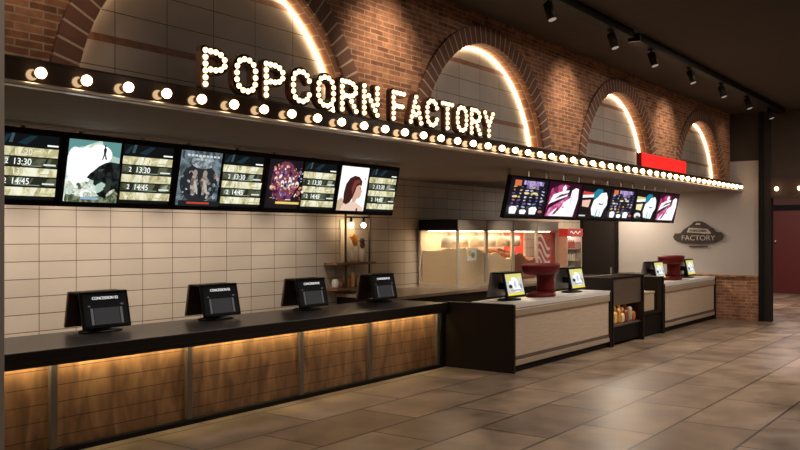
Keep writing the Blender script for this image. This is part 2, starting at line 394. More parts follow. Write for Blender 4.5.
# ------------------------------------------------------------------ marquee letters
def arc(cx, cy, rx, ry, a, b, n=6): return [(cx+rx*math.cos(math.radians(a+(b-a)*i/n)), cy+ry*math.sin(math.radians(a+(b-a)*i/n))) for i in range(n+1)]
GL = {
 'P': [[(0,0),(0,1)], [(0,1),(.55,1)]+arc(.5,.73,.5,.27,80,-80)+[(.5,.46),(0,.46)]],
 'R': [[(0,0),(0,1)], [(0,1),(.55,1)]+arc(.5,.75,.5,.25,80,-80)+[(.5,.5),(0,.5)], [(.5,.5),(1,.0)]],
 'O': [arc(.5,.68,.5,.32,0,180,8)+arc(.5,.32,.5,.32,180,360,8)+[(1,.68)]],
 'C': [arc(.5,.68,.5,.32,10,180,8)+arc(.5,.32,.5,.32,180,350,8)],
 'N': [[(0,0),(0,1)],[(0,1),(1,0)],[(1,0),(1,1)]],
 'F': [[(0,0),(0,1)],[(0,1),(.95,1)],[(0,.5),(.8,.5)]],
 'A': [[(0,0),(.5,1)],[(.5,1),(1,0)],[(.22,.3),(.78,.3)]],
 'T': [[(0,1),(1,1)],[(.5,1),(.5,0)]],
 'Y': [[(0,1),(.5,.45)],[(1,1),(.5,.45)],[(.5,.45),(.5,0)]],
}
lb_me = MB().ball((0,0,0), .0240, 10, 6).build('tmp', [M_lbulb]).data
bpy.data.objects.remove(bpy.data.objects['tmp'])
def letter(ch, x0, w, h, label, group, y=5.38, z0=3.17):
    t = empty('marquee_letter', (x0, y, z0), label, 'sign letter', group)
    sw = .043; W = w-2*sw; H = h-2*sw
    P = lambda p: (sw+p[0]*W, sw+p[1]*H)
    mb = MB(); pts = []
    for st in GL[ch]:
        q = [P(p) for p in st]
        for a, b in zip(q, q[1:]):
            d = Vector((b[0]-a[0], b[1]-a[1])); L = d.length
            if L < 1e-5: continue
            d /= L; nn = Vector((-d.y, d.x)); ang = math.atan2(d.y, d.x)
            poly = [(b[0]+sw*math.cos(ang+k*PI/6), b[1]+sw*math.sin(ang+k*PI/6)) for k in range(-3, 4)] + [(a[0]+sw*math.cos(ang+k*PI/6), a[1]+sw*math.sin(ang+k*PI/6)) for k in range(3, 10)]
            mb.prism(poly, 0, .06)
        L = sum(math.dist(a, b) for a, b in zip(q, q[1:])); n = max(1, round(L/.056)); 
        for k in range(n+1):
            tgt = L*k/n; acc = 0
            for a, b in zip(q, q[1:]):
                l = math.dist(a, b)
                if acc+l >= tgt-1e-6:
                    u = (tgt-acc)/l if l else 0; p = (a[0]+(b[0]-a[0])*u, a[1]+(b[1]-a[1])*u); break
                acc += l
            if all(math.dist(p, o) > .044 for o in pts): pts.append(p)
    mb.build('letter_case', M_letter, t)
    for p in pts:
        o = bpy.data.objects.new('letter_bulb', lb_me); COL.objects.link(o); o.parent = t; o.location = (p[0], -.006, p[1])
ords = ['first','second','third','fourth','fifth','sixth','seventh']
for i, ch in enumerate('POPCORN'):
    letter(ch, 4.64+i*.343, .30, .36, 'bulb-studded letter %s, %s letter of the word POPCORN on the canopy' % (ch, ords[i]), 'letters of the POPCORN FACTORY sign')
for i, ch in enumerate('FACTORY'):
    letter(ch, 7.19+i*.3125, .28, .36, 'bulb-studded letter %s, %s letter of the word FACTORY on the canopy' % (ch, ords[i]), 'letters of the POPCORN FACTORY sign')
# red sign
t = empty('red_sign', (15.6, 5.38, 3.172), 'plain bright red lit rectangular sign on the canopy before the far arches', 'sign')
MB().box(-1.18, 1.18, .012, .10, 0, .235).build('sign_box', M_red, t)
MB().box(-1.17, 1.17, 0, .012, .005, .23).build('sign_face', M_redsign, t)

# ------------------------------------------------------------------ menu displays, left bank
CR = [EN((.52,.47,.24),(.86,.82,.55),9), EN((.38,.34,.16),(.7,.65,.4),12), EN((.75,.74,.52),(.95,.93,.72),9)]
DK = [EN((.035,.04,.02),(.11,.12,.07),8), EN((.08,.1,.06),(.32,.37,.27),8), E(.02,.024,.015,1)]
BG = E(.004,.006,.007,1); BLU = E(.01,.03,.045,1); WH = E(.95,1,.92,1.15)
def timetable(parent, x0, w, z0y, label):
    M = frameM(x0, *z0y); H = .60; rnd = random.Random(hash(label) % 1000 if False else len(label)*7+int(x0*100))
    sh = [(R(0,0,1,1), BG)]
    sh.append(([(.02,.85),(.12,.97),(.2,.99),(.1,.84)], BLU)); sh.append(([(.16,.86),(.2,1),(.25,1),(.22,.86)], E(.05,.08,.09,1)))
    sh.append(([(.3,.86),(.5,.98),(.62,.98),(.45,.84)], BLU)); sh.append((R(.80,.838,.99,.862), WH))
    for r, (y0, y1) in enumerate([(.665,.80),(.52,.645),(.365,.495),(.225,.345),(.065,.195)]):
        pal = CR if r % 2 == 0 else DK
        sh.append((R(0,y0,1,y1), pal[0]))
        for k in range(5):
            a = rnd.uniform(0,.8); b = a+rnd.uniform(.05,.2); c = rnd.choice(pal[1:])
            sh.append(([(a,y0),(b,y0),(b+.04,y1),(a+.06,y1)], c))
        if r % 2:
            sh.append((R(.76,y0+.02,.97,y0+.045), E(.8,.85,.78,1.0)))
            sh.append((R(.40,y0+.0,.72,y0+.012), E(.3,.34,.28,1.0)))
        else: sh.append((R(.70,y0+.03,.93,y0+.045), E(.50,.45,.25,1.0)))
    o = art('timetable_panel', parent, M, w, H, sh)
    for s, yy, mt in (('11:20',.732,E(.9,.88,.68,1.0)),('13:30',.582,WH),('13:55',.43,E(.9,.88,.68,1.0)),('14:45',.285,WH),('17:15',.13,E(.9,.88,.68,1.0))):
        text('timetable_text', s, .082, mt, o, M @ Matrix.Translation((w*.38, H*yy, .03)), extrude=.001)
        if s in ('13:30','14:45'):
            text('timetable_text', '2', .07, mt, o, M @ Matrix.Translation((w*.13, H*yy, .03)), extrude=.001)

def noisy(rnd, base, n, box, cols, smin=.03, smax=.1):
    out = []
    for _ in range(n):
        cx = rnd.uniform(box[0], box[2]); cy = rnd.uniform(box[1], box[3]); a = rnd.uniform(smin, smax); b = rnd.uniform(smin*.5, smax*.6)
        out.append((ell(cx, cy, a, b, 7, rnd.random(), rnd.uniform(-1,1)), rnd.choice(cols)))
    return [(clip01(p), m) for p, m in out]
def clip01(p): return [(min(1,max(0,x)), min(1,max(0,y))) for x, y in p]
def poster_cliff():
    rnd = random.Random(3)
    sky = EN((.45,.6,.52),(.95,1,.95),5); tl = E(.12,.30,.29,1); W = E(.95,1,.96,1.2); bk = EN((.003,.004,.004),(.022,.03,.03),14); gr = EN((.05,.07,.04),(.25,.3,.18),22); lg = EN((.3,.34,.24),(.75,.8,.66),22)
    s = [(R(0,0,1,1), sky), ([(0,.72),(0,1),(.55,1),(.3,.9),(.1,.86)], tl), ([(.7,.8),(.62,1),(1,1),(1,.75)], tl), (ell(.35,.66,.33,.22), W), (ell(.6,.78,.24,.16), W), (ell(.25,.45,.22,.2), W), (clip01(ell(.12,.62,.14,.26)), W)]
    s += noisy(rnd, None, 34, (.02,.03,.6,.30), [lg, lg, gr, EN((.5,.55,.42),(.95,1,.9),20)], .03, .09)
    s.append(([(0,0),(0,.12),(.3,.08),(.6,.1),(1,.16),(1,0)], gr))
    # dark overhanging rock outcrop with a small figure on top
    s.append(([(1,.66),(.80,.68),(.70,.66),(.58,.60),(.50,.53),(.42,.47),(.36,.40),(.41,.385),(.44,.37),(.50,.36),(.50,.30),(.55,.27),(.58,.30),(.66,.34),(.74,.31),(.74,.24),(.66,.18),(.58,.15),(.64,.10),(.80,.06),(1,.04)], bk))
    s.append(([(.56,.50),(.64,.52),(.70,.56),(.60,.545)], E(.06,.08,.075,1)))
    s.append(([(.70,.24),(.77,.30),(.80,.40),(.86,.36),(.84,.2),(.78,.15)], E(.03,.04,.03,1)))
    s.append(([(.615,.70),(.64,.80),(.63,.88),(.66,.92),(.69,.88),(.68,.80),(.72,.70),(.68,.72),(.66,.78),(.64,.71)], bk)); s.append((ell(.657,.93,.016,.02), bk))
    s += [(clip01(p), m) for p, m in [(ell(.1,.06,.12,.04), gr), (ell(.9,.1,.13,.1), gr), (ell(.85,.17,.1,.03,14,0,.6), lg)]]
    s.append((R(.28,.045,.62,.085), E(.30,.45,.62,1)))
    return s
def poster_grey():
    rnd = random.Random(8)
    c = [EN((.12,.15,.16),(.45,.5,.52),18), EN((.04,.05,.055),(.2,.24,.26),18), EN((.01,.012,.013),(.09,.1,.11),20), EN((.2,.22,.22),(.85,.88,.86),22), EN((.1,.08,.07),(.48,.38,.32),20), E(.012,.016,.018,1)]
    s = [(R(0,0,1,1), EN((.04,.06,.07),(.2,.26,.29),10)), (ell(.5,.42,.46,.36), E(.02,.025,.03,1)), (clip01(ell(.55,.8,.3,.12)), c[0])]
    s += noisy(rnd, None, 46, (.06,.12,.94,.62), c, .02, .07)
    for cx in (.34,.58): 
        s.append((ell(cx,.40,.085,.20), c[4])); s.append((ell(cx,.60,.055,.065), E(.36,.28,.24,1))); s.append((ell(cx+.05,.34,.03,.14,12,0,.4), E(.5,.48,.45,1)))
    s.append((ell(.5,.26,.05,.1), c[5]))
    for k in range(9): s.append((R(.1+.09*k,.905,.1+.09*k+.065,.94), E(.65,.7,.72,1)))
    for k in range(4): s.append((R(.33+.09*k,.84,.33+.09*k+.06,.87), E(.5,.55,.6,1)))
    s.append((R(0,0,1,.1), c[5])); s.append((R(.2,.04,.75,.075), E(.55,.06,.03,1)))
    return s
def poster_bright():
    rnd = random.Random(21)
    c = [EN((.25,.03,.03),(.85,.30,.12),24), EN((.5,.12,.05),(.95,.55,.3),22), EN((.1,.03,.12),(.5,.12,.35),22), EN((.03,.03,.10),(.3,.3,.6),20), EN((.6,.35,.2),(1,.85,.65),22), E(.05,.01,.03,1), EN((.35,.10,.06),(.95,.5,.3),20), E(.9,.82,.75,1), E(.03,.01,.03,1), EN((.02,.01,.02),(.3,.08,.08),20), E(.04,.01,.03,1)]
    s = [(R(0,0,1,1), E(.01,.008,.012,1)), (ell(.5,.55,.4,.42), E(.18,.04,.08,1))]
    s += noisy(rnd, None, 150, (.06,.2,.94,.90), c, .015, .06)
    for cx, cy in ((.28,.55),(.5,.58),(.72,.54)): s.append((ell(cx,cy,.055,.05), E(.9,.8,.75,1))); s.append((ell(cx,cy-.03,.03,.02), c[5])) 
    s.append((R(.14,.115,.86,.165), E(.75,.50,.08,1))); s.append((R(.18,.13,.82,.15), E(.9,.75,.3,1))); s.append((R(.42,.2,.58,.215), E(.9,.9,.9,1)))
    return s
def poster_profile():
    W = E(1,.98,.96,1.15); h = E(.05,.012,.010,1); sk = E(.70,.42,.32,1); h2 = E(.20,.045,.035,1)
    s = [(R(0,0,1,1), W)]
    s.append(([(0,.0),(0,.22),(.12,.30),(.25,.2),(.3,.06),(.25,0)], E(.60,.45,.28,1)))
    s.append(([(.12,.0),(.22,.16),(.45,.22),(.72,.18),(.95,.08),(1,0)], E(.85,.62,.50,1)))
    s.append(([(.52,.20),(.50,.50),(.66,.62),(.76,.62),(.80,.50),(.86,.44),(.81,.42),(.82,.36),(.77,.30),(.68,.28),(.64,.2)], sk))
    s.append(([(.20,.18),(.18,.40),(.22,.60),(.34,.74),(.50,.80),(.68,.78),(.80,.68),(.80,.58),(.72,.60),(.62,.56),(.58,.44),(.52,.30),(.44,.20),(.32,.14)], h))
    s.append(([(.44,.5),(.5,.68),(.66,.72),(.76,.66),(.62,.62),(.54,.5),(.5,.36)], h2))
    s.append((ell(.76,.52,.03,.012), h)); s.append((R(.70,.0,.76,.06), E(.03,.02,.02,1))); s.append((R(.88,.73,.92,.76), E(.2,.1,.1,1)))
    return s
YT, ZT, YB, ZB = 7.30, 2.955, 7.44, 2.262
def display_box(x0, x1, yt, zt, yb, zb, parent, th=.07):
    """housing leaning back at its foot, thickness behind the screen plane"""
    up = Vector((0, yt-yb, zt-zb)); L = up.length; M = frameM(x0, yb, zb, yt, zt)
    mb = MB().box(0, x1-x0, 0, L, -th, 0, bev=.006); mb.xf(M)
    return mb.build('screen_housing', M_black, parent)
plist = [None, poster_cliff, poster_grey, poster_bright, poster_profile]
llist = ['wide menu display cut by the left pillar, showing only a timetable', 'menu display with a small figure on a dark cliff poster and timetable',
         'menu display with grey poster of two figures and timetable', 'menu display with crowded purple and red poster and timetable',
         'menu display with white poster of a dark-haired head in profile']
for i in range(5):
    x0 = 3.325+1.333*i; x1 = x0+1.328
    t = empty('menu_display', (x0, YB, ZB), llist[i], 'display', 'timetable displays over the long counter')
    inv = Matrix.Translation((-x0, -YB, -ZB))
    kids = []
    h = display_box(x0, x1, YT, ZT, YB, ZB, t); h.data.transform(inv)
    up = Vector((0, YT-YB, ZT-ZB)); upn = up.normalized(); nrm = Vector((1,0,0)).cross(upn)
    base = Vector((0, YB, ZB)) + upn*.055 + nrm*.003
    top = base + upn
    def args(dx, b=base): return (x0+dx, b.y, b.z, b.y+upn.y, b.z+upn.z)
    shp = plist[i]() if plist[i] else [(R(0,0,1,1), E(.2,.24,.2,1)), (ell(.5,.5,.3,.3), E(.5,.45,.3,1)), (R(.2,.1,.8,.2), E(.7,.6,.3,1))]
    a = args(.055)
    o = art('poster_panel', t, inv @ frameM(*a), .575, .60, shp)
    tt_parent_before = set(bpy.data.objects)
    b = args(.665 if i else .70)
    o = None
    timetable(t, b[0], .615 if i else .585, b[1:], str(i))
    for ob in set(bpy.data.objects)-tt_parent_before:
        if ob.type == 'MESH': ob.data.transform(inv)
    for sx in (.3, 1.03):
        MB().box(sx-.015, sx+.015, .05, .08, ZT-ZB-.15, 3.0-ZB).build('mount_bracket', M_soffit, t)

# ------------------------------------------------------------------ menu displays, right bank
def menu_grid(seed):
    rnd = random.Random(seed)
    c = [EN((.1,.04,.03),(.5,.2,.1),14), EN((.03,.04,.12),(.25,.3,.6),14), EN((.2,.2,.35),(.7,.7,.85),14), E(.6,.45,.15,1), E(.15,.1,.3,1), E(.03,.035,.08,1), EN((.2,.2,.3),(.8,.8,.9),16)]
    s = [(R(0,0,1,1), E(.006,.005,.012,1))]
    s += [(R(.10,.80,.27,.95), E(.7,.18,.06,1)), (R(.33,.84,.86,.95), EN((.12,.1,.3),(.6,.45,.8),12)), (R(.42,.74,.75,.84), EN((.1,.08,.2),(.6,.4,.6),12))]
    for r in range(7):
        for k in range(6):
            cx = .10+.15*k+rnd.uniform(-.02,.02); cy = .24+.09*r
            s.append((ell(cx, cy, rnd.uniform(.025,.06), rnd.uniform(.015,.035), 8, 0, rnd.uniform(-.5,.5)), rnd.choice(c)))
    s += [(ell(.12,.52,.06,.03), E(.8,.65,.25,1)), (ell(.4,.62,.07,.03), E(.85,.75,.4,1)), (ell(.62,.63,.08,.03), E(.8,.7,.5,1))]
    for cx, w, h in ((.12,.1,.2),(.38,.09,.12),(.64,.11,.2)):
        s.append(([(cx-w*.8,.06),(cx-w,.06+h*.8),(cx-w*.4,.06+h),(cx+w*.5,.06+h),(cx+w,.06+h*.7),(cx+w*.7,.06)], E(1,1,1,1.1)))
    s.append((ell(.84,.14,.06,.04), E(.5,.15,.1,1)))
    return s
def menu_magenta(seed):
    W = EN((1,.78,.86),(1,1,1),7,1.1,1,.3,.5); m = EN((.12,.006,.04),(.75,.10,.30),7); m2 = EN((.5,.05,.22),(.9,.35,.6),7); dk = E(.03,.002,.015,1)
    s = [(R(0,0,1,1), dk), ([(.02,.03),(.05,.3),(.30,.6),(.62,.92),(.4,.97),(.08,.8)], m)]
    s += [([(.10,.47),(.16,.64),(.42,.76),(.62,.80),(.60,.72),(.38,.66),(.2,.5)], W), ([(.05,.36),(.1,.46),(.4,.60),(.6,.68),(.58,.62),(.36,.52)], W)]
    s += [([(.42,.74),(.40,.86),(.46,.95),(.52,.86),(.50,.74)], W), ([(.02,.03),(.1,.25),(.3,.40),(.45,.50),(.66,.66),(.55,.40),(.5,.25),(.4,.04)], m2)]
    s += [([(.12,.03),(.25,.22),(.42,.35),(.55,.48),(.68,.58),(.70,.80),(.80,.88),(.90,.86),(.93,.55),(.90,.32),(.86,.03)], W)]
    s += [([(.68,.35),(.72,.72),(.76,.72),(.74,.5)], E(.85,.72,.75,1)), (ell(.5,.3,.04,.03), m2), ([(.20,.05),(.35,.3),(.5,.42),(.42,.26),(.3,.1)], m)]
    s += [([(.3,.62),(.5,.68),(.62,.74),(.5,.66)], m)]
    return s
def menu_teal(seed, warm=False):
    W = E(.95,1,1,1.15); r = E(.7,.05,.04,1) if not warm else E(.75,.6,.25,1); tl = E(.01,.22,.34,1)
    s = [(R(0,0,1,1), E(.006,.004,.005,1)), ([(.05,.62),(.05,.82),(.42,.80),(.42,.66)], W), ([(.05,.70),(.05,.82),(.42,.80),(.40,.74)], r)]
    s += [([(.08,.36),(.06,.54),(.34,.58),(.30,.34)], E(.9,.55,.45,1) if not warm else E(.95,.85,.5,1))]
    s += [([(.46,.52),(.40,.80),(.52,.93),(.70,.92),(.74,.8),(.64,.6)], tl)]
    s += [([(.46,.1),(.40,.3),(.44,.56),(.56,.66),(.66,.8),(.84,.84),(.92,.70),(.94,.44),(.86,.3),(.8,.06)], W)]
    s += [([(.62,.50),(.66,.44),(.78,.44),(.82,.50),(.74,.47)], E(.02,.06,.08,1)), ([(.56,.06),(.60,.3),(.64,.3),(.62,.06)], E(.3,.5,.55,1)), ([(.70,.06),(.72,.25),(.75,.25),(.74,.06)], E(.4,.6,.65,1))]
    s += [(R(.03,.06,.24,.10), E(.7,.7,.7,1))] if not warm else [(ell(.18,.16,.14,.1), E(.85,.85,.85,1)), (ell(.2,.1,.08,.05), E(.05,.05,.05,1))]
    return s
def menu_yellow(seed): return menu_teal(seed, True)
rl = [(menu_grid,'leftmost right-hand menu screen, dark grid of small food pictures'), (menu_magenta,'second menu screen from left in right bank, magenta and white swirl'),
      (menu_teal,'menu screen with red and white blocks and a teal and white shape'), (menu_grid,'fourth screen of right bank, dark food grid between two bright screens'),
      (menu_yellow,'menu screen with yellow blocks and a blue and white shape'), (menu_magenta,'rightmost menu screen, magenta and white swirl beside the silver wall')]
YT, ZT, YB, ZB = 6.15, 2.87, 6.29, 2.235
up = Vector((0, YT-YB, ZT-ZB)); upn = up.normalized(); nrm = Vector((1,0,0)).cross(upn)
for i, (fn, lb) in enumerate(rl):
    x0 = 11.20+1.262*i; x1 = x0+1.258
    t = empty('menu_display', (x0, YB, ZB), lb, 'display', 'food menu displays over the kiosks')
    inv = Matrix.Translation((-x0, -YB, -ZB))
    display_box(x0, x1, YT, ZT, YB, ZB, t).data.transform(inv)
    b = Vector((0, YB, ZB))+upn*.045+nrm*.003
    art('screen_picture', t, inv @ frameM(x0+.018, b.y, b.z, b.y+upn.y, b.z+upn.z), 1.222, .575, fn(i))
    for sx in (.3, .95):
        MB().box(sx-.015, sx+.015, .05, .08, ZT-ZB-.12, 3.0-ZB).build('mount_bracket', M_soffit, t)

# ------------------------------------------------------------------ long left counter
t = empty('service_counter', (6, 7.1, 0), 'long dark-topped service counter with glowing wooden front', 'counter')
def B(x0, x1, y0, y1, z0, z1, bev=0, par=(6, 7.1, 0)):
    return MB().box(x0-par[0], x1-par[0], y0-par[1], y1-par[1], z0-par[2], z1-par[2], bev=bev)
B(1.5, 10.86, 7.05, 8.2, .87, .97, .006).build('countertop', M_counter, t)
B(1.5, 10.86, 7.055, 7.085, .822, .8705).build('edge_skirt', M_counter, t)
B(1.5, 10.82, 7.19, 8.15, .02, .85).build('cabinet_body', M_blackm, t)
B(1.5, 10.82, 7.10, 7.19, 0, .05).build('plinth', M_blackm, t)
posts = [2.88, 4.44, 6.0, 7.73, 9.08, 10.72]
for a, b in zip(posts, posts[1:]):
    B(a+.035, b-.035, 7.17, 7.19, .05, .868).build('wood_panel', M_wood, t)
for p in posts: B(p-.035, p+.035, 7.125, 7.19, .05, .868, .004).build('post', M_post, t)
B(10.76, 10.86, 7.10, 7.19, 0, .85).build('end_post', M_blackm, t)
for a, b in zip(posts, posts[1:]):
    B(a+.05, b-.05, 7.092, 7.112, .855, .868).build('light_strip', M_ledy, t)

# ------------------------------------------------------------------ POS terminals
def make_pos(bright):
    t = empty('point_of_sale_terminal', (0,0,0), 'x', 'terminal')
    MB().lathe([(.20,0),(.20,.012),(.17,.022),(.05,.03)], 28, sx=1.25, sy=.8).build('base', M_black, t)
    MB().box(-.045, .045, -.03, .05, .02, .2, bev=.008).build('stand', M_black, t)
    MB().box(-.10, .10, -.06, .14, .16, .26, bev=.01).build('hinge_housing', M_black, t)
    # front screen facing the customer
    M = Matrix.Translation((0, -.135, .045)) @ Matrix.Rotation(math.radians(90-12), 4, 'X')
    W = .585; H = .395
    fs = MB().box(-W/2, W/2, 0, H, -.03, 0, bev=.01).xf(M).build('customer_screen', M_black, t)
    if bright:
        ye = E(.85,.72,.10,1.0); wv = E(.9,.92,.9,1.1)
        art('screen_picture', fs, M @ Matrix.Translation((-W/2+.04, .035, .002)), W-.08, H-.07,
            [(R(0,0,1,1), E(.62,.62,.60,1)), (R(0,.82,1,1), E(.75,.68,.20,1)), (R(0,.0,1,.12), ye), (ell(.45,.6,.28,.25), wv), (ell(.6,.3,.25,.15), wv), (ell(.22,.42,.11,.09), E(.01,.01,.01,1)), (ell(.2,.75,.12,.08), ye),
             (ell(.78,.74,.12,.12), E(.8,.75,.35,1)), (R(.2,.2,.8,.26), E(.35,.38,.42,1)), (ell(.85,.4,.06,.12), E(.3,.3,.3,1)), (ell(.5,.5,.08,.16), E(.55,.62,.75,1))])
    else:
        g = E(.035,.032,.034,1); g2 = E(.09,.085,.09,1)
        p = art('screen_picture', fs, M @ Matrix.Translation((-W/2+.03, .03, .002)), W-.06, H-.06,
            [(R(0,0,1,1), E(.003,.003,.003,1)), (R(.22,.03,.80,.55), g), (R(.14,.03,.20,.55), g2), (R(.82,.03,.88,.55), g2), (ell(.12,.62,.03,.025), g2), (ell(.88,.64,.04,.03), g2)]
            + [(R(.24,.06+.06*k,.78,.085+.06*k), E(.03,.029,.03,1)) for k in range(8)])
        text('screen_text', 'CONCESSION 02', .042, E(.9,.9,.9,1.1), p, M @ Matrix.Translation((0, H*.80, .008)), extrude=.001)
        text('screen_text', 'PLEASE WAIT HERE', .022, E(.10,.10,.10,1.0), p, M @ Matrix.Translation((0, H*.66, .008)), extrude=.001) if False else None
    # operator screen behind
    M2 = Matrix.Translation((0, .20, .045)) @ Matrix.Rotation(math.radians(90+10), 4, 'X')
    MB().box(-W/2, W/2, 0, H-.01, -.03, 0, bev=.01).xf(M2).build('operator_screen', M_greyp if bright else M_brownp, t)
    MB().box(-W/2+.01, W/2-.01, -.07, .15, H+.005, H+.03, bev=.008).build('top_cover', M_black, t)
    return t
pos0 = make_pos(False)
pl = ['dark terminal showing CONCESSION text, nearest the left pillar', 'dark terminal showing CONCESSION text, second from the left pillar',
      'dark terminal showing CONCESSION text, third along the long counter', 'dark terminal on the long counter in front of the wall shelf']
for i, x in enumerate((5.49, 7.09, 8.73, 10.34)):
    o = pos0 if i == 0 else copy_tree(pos0); o.location = (x, 7.95, .97); tag(o, pl[i], 'terminal', 'terminals on the long counter')
posb = make_pos(True)
kl = ['terminal with bright yellow and white screen at the left end of near kiosk', 'terminal with bright yellow screen right of the near red pedestal',
      'far kiosk terminal with bright screen, left of the red pedestal', 'far kiosk terminal with bright screen, right of the red pedestal']
for i, x in enumerate((11.50, 13.72, 17.82, 19.86)):
    o = posb if i == 0 else copy_tree(posb); o.location = (x, 6.36, 1.0); tag(o, kl[i], 'terminal', 'terminals on the white kiosks')

# ------------------------------------------------------------------ kiosks
def kiosk(x0, x1, label):
    t = empty('kiosk_counter', (x0, 5.94, 0), label, 'counter', 'white fronted kiosks')
    p = (x0, 5.94, 0)
    def b(*a, **k): return B(*a, par=p, **k)
    b(x0, x0+.05, 5.94, 7.16, 0, .985).build('side_panel', M_kside, t)
    b(x1-.05, x1, 5.94, 6.65, 0, .985).build('side_panel', M_kside, t)
    b(x0+.05, x1-.05, 6.0, 6.65, .1, .93).build('cabinet_body', M_blackm, t)
    b(x0+.05, x1-.05, 5.98, 6.0, .1, .82).build('front_panel', M_weave, t)
    b(x0+.02, x1-.02, 5.955, 6.66, .93, 1.0, bev=.006).build('worktop', M_white, t)
    b(x0+.05, x1-.05, 5.945, 6.0, .81, .925, bev=.02).build('top_rail', M_tan, t)
    b(x0+.05, x1-.05, 5.965, 5.98, .185, .235).build('lower_groove', M_post, t)
    b(x0+.05, x1-.05, 5.955, 5.985, .10, .18, bev=.01).build('lower_rail', M_tan, t)
    b(x0+.05, x1-.05, 6.0, 6.6, 0, .1).build('plinth', M_blackm, t)
    return t
kiosk(10.88, 14.45, 'near kiosk counter with pale woven front and dark left side')
kiosk(17.16, 20.72, 'far kiosk counter with pale front against the brick wainscot')

# red pedestals
def make_ped():
    t = empty('red_pedestal', (0,0,0), 'x', 'dispenser')
    def out(cx, rx, ry, n=24): return [(cx+rx*math.cos(2*PI*i/n), ry*math.sin(2*PI*i/n)) for i in range(n)]
    MB().lathe([(.25,0),(.255,.02),(.25,.045),(.20,.06),(.14,.075)], 36, sx=1.25, sy=.85).build('base', M_red, t)
    MB().lathe([(.16,.06),(.145,.12),(.14,.25),(.15,.34),(.19,.40)], 28, c=(.16,0,0)).build('column', M_red, t)
    MB().lathe([(.20,.35),(.27,.365),(.305,.40),(.325,.48),(.325,.50),(.31,.52),(.2,.53)], 36, sx=1.35, sy=.80).build('top_drum', M_red, t)
    return t
ped = make_ped(); ped.location = (12.49, 6.33, 1.0); tag(ped, 'dark red T-shaped pedestal between two terminals on the near kiosk', 'dispenser', 'red pedestals on the kiosks')
p2 = copy_tree(ped); p2.location = (18.72, 6.33, 1.0); tag(p2, 'dark red T-shaped pedestal on the far kiosk', 'dispenser', 'red pedestals on the kiosks')

# ------------------------------------------------------------------ display cases between the kiosks
t = empty('snack_display_case', (14.5, 5.94, 0), 'tall dark display case with glass front and snack packets inside', 'display case')
def b(*a, **k): return B(*a, par=(14.5, 5.94, 0), **k)
b(14.5, 14.54, 5.94, 6.55, 0, 1.22).build('side_panel', M_kside, t)
b(15.88, 15.93, 5.90, 6.55, 0, 1.24).build('side_panel', M_kside, t)
b(14.54, 15.88, 6.5, 6.55, 0, 1.22).build('back_panel', M_brownp, t)
b(14.54, 15.88, 5.94, 6.5, 1.19, 1.22).build('top_panel', plain('case_top_matt', (.02,.013,.009), .95, spec=.03), t)
b(14.6, 15.8, 5.965, 5.99, .722, .735).build('light_strip', emis('case_fill_light', (1,.72,.42), 6), t)  # glowing strip added inside the case to brighten the packets
b(14.54, 15.88, 5.96, 6.5, .34, .37).build('shelf', M_post, t)
b(14.54, 15.88, 5.98, 6.5, .05, .33).build('base_cabinet', M_blackm, t)
b(14.54, 15.88, 5.952, 5.958, .72, 1.19).build('glass_front', plain('smoked_panel', (.12,.085,.062), .15, spec=.8), t)
M_pk = [plain('packet_%d' % i, c, .4) for i, c in enumerate([(.75,.55,.20), (.60,.17,.04), (.50,.45,.35), (.30,.08,.03), (.8,.68,.42), (.70,.30,.06)])]
pn = ['cream', 'orange-brown', 'pale grey', 'dark brown', 'ivory', 'amber']
k = 0
for row, (yy, n) in enumerate(((6.05, 7), (6.22, 7))):
    for j in range(n):
        xx = 14.64+j*.18+row*.03; mi = (j*5+1+row*2) % 6; hh = .17+.05*((j+row) % 3)+.08*row; lean = .12*((j % 3)-1)
        mb = MB(); 
        for (w, dth, z) in ((.06,.008,0),(.062,.035,.03),(.06,.04,.5),(.062,.03,.88),(.058,.006,1)): pass
        prof = [(.006,0),(.03,.12),(.038,.5),(.03,.86),(.005,1)]
        rings = []
        for dth, u in prof:
            rings.append([mb.bm.verts.new((sx*.066*(1-.06*math.sin(u*PI)), sy*dth, u*hh)) for sx, sy in ((-1,-1),(1,-1),(1,1),(-1,1))])
        for a_, b_ in zip(rings, rings[1:]):
            for q in range(4): mb.bm.faces.new((a_[q], a_[(q+1)%4], b_[(q+1)%4], b_[q]))
        mb.bm.faces.new(rings[0][::-1]); mb.bm.faces.new(rings[-1])
        o = mb.build('snack_packet', M_pk[mi]); o.location = (xx, yy, .372); o.rotation_euler = (0, lean*.5, 0)
        tag(o, '%s snack packet, %s from the left in the %s row of the display case' % (pn[mi], ords[j], 'front' if row == 0 else 'back'), 'snack packet', 'snack packets in the display case')
t = empty('open_display_unit', (15.95, 5.94, 0), 'lower dark open cabinet right of the snack display case', 'cabinet')
def b(*a, **k): return B(*a, par=(15.95, 5.94, 0), **k)
b(15.95, 16.0, 5.94, 6.6, 0, 1.15).build('side_panel', M_kside, t)
b(17.09, 17.14, 5.94, 6.6, 0, 1.15).build('side_panel', M_kside, t)
b(16.0, 17.09, 6.55, 6.6, 0, 1.15).build('back_panel', M_kside, t)
b(16.0, 17.09, 5.96, 6.55, .44, .49).build('shelf', M_kside, t)
b(16.0, 17.09, 5.99, 6.55, .03, .44).build('base_cabinet', M_blackm, t)
b(16.80, 17.09, 5.96, 6.55, .49, 1.15).build('divider', M_kside, t)
mb = MB().box(-.36, .36, -.2, .2, 0, .34, bev=.02).box(-.37, .37, -.21, .21, .34, .38, bev=.012)
o = mb.build('storage_box', plain('cream_box', (.50,.38,.25), .6)); o.location = (16.4, 6.2, .492)
tag(o, 'cream box with a lid sitting in the dark open cabinet', 'box')

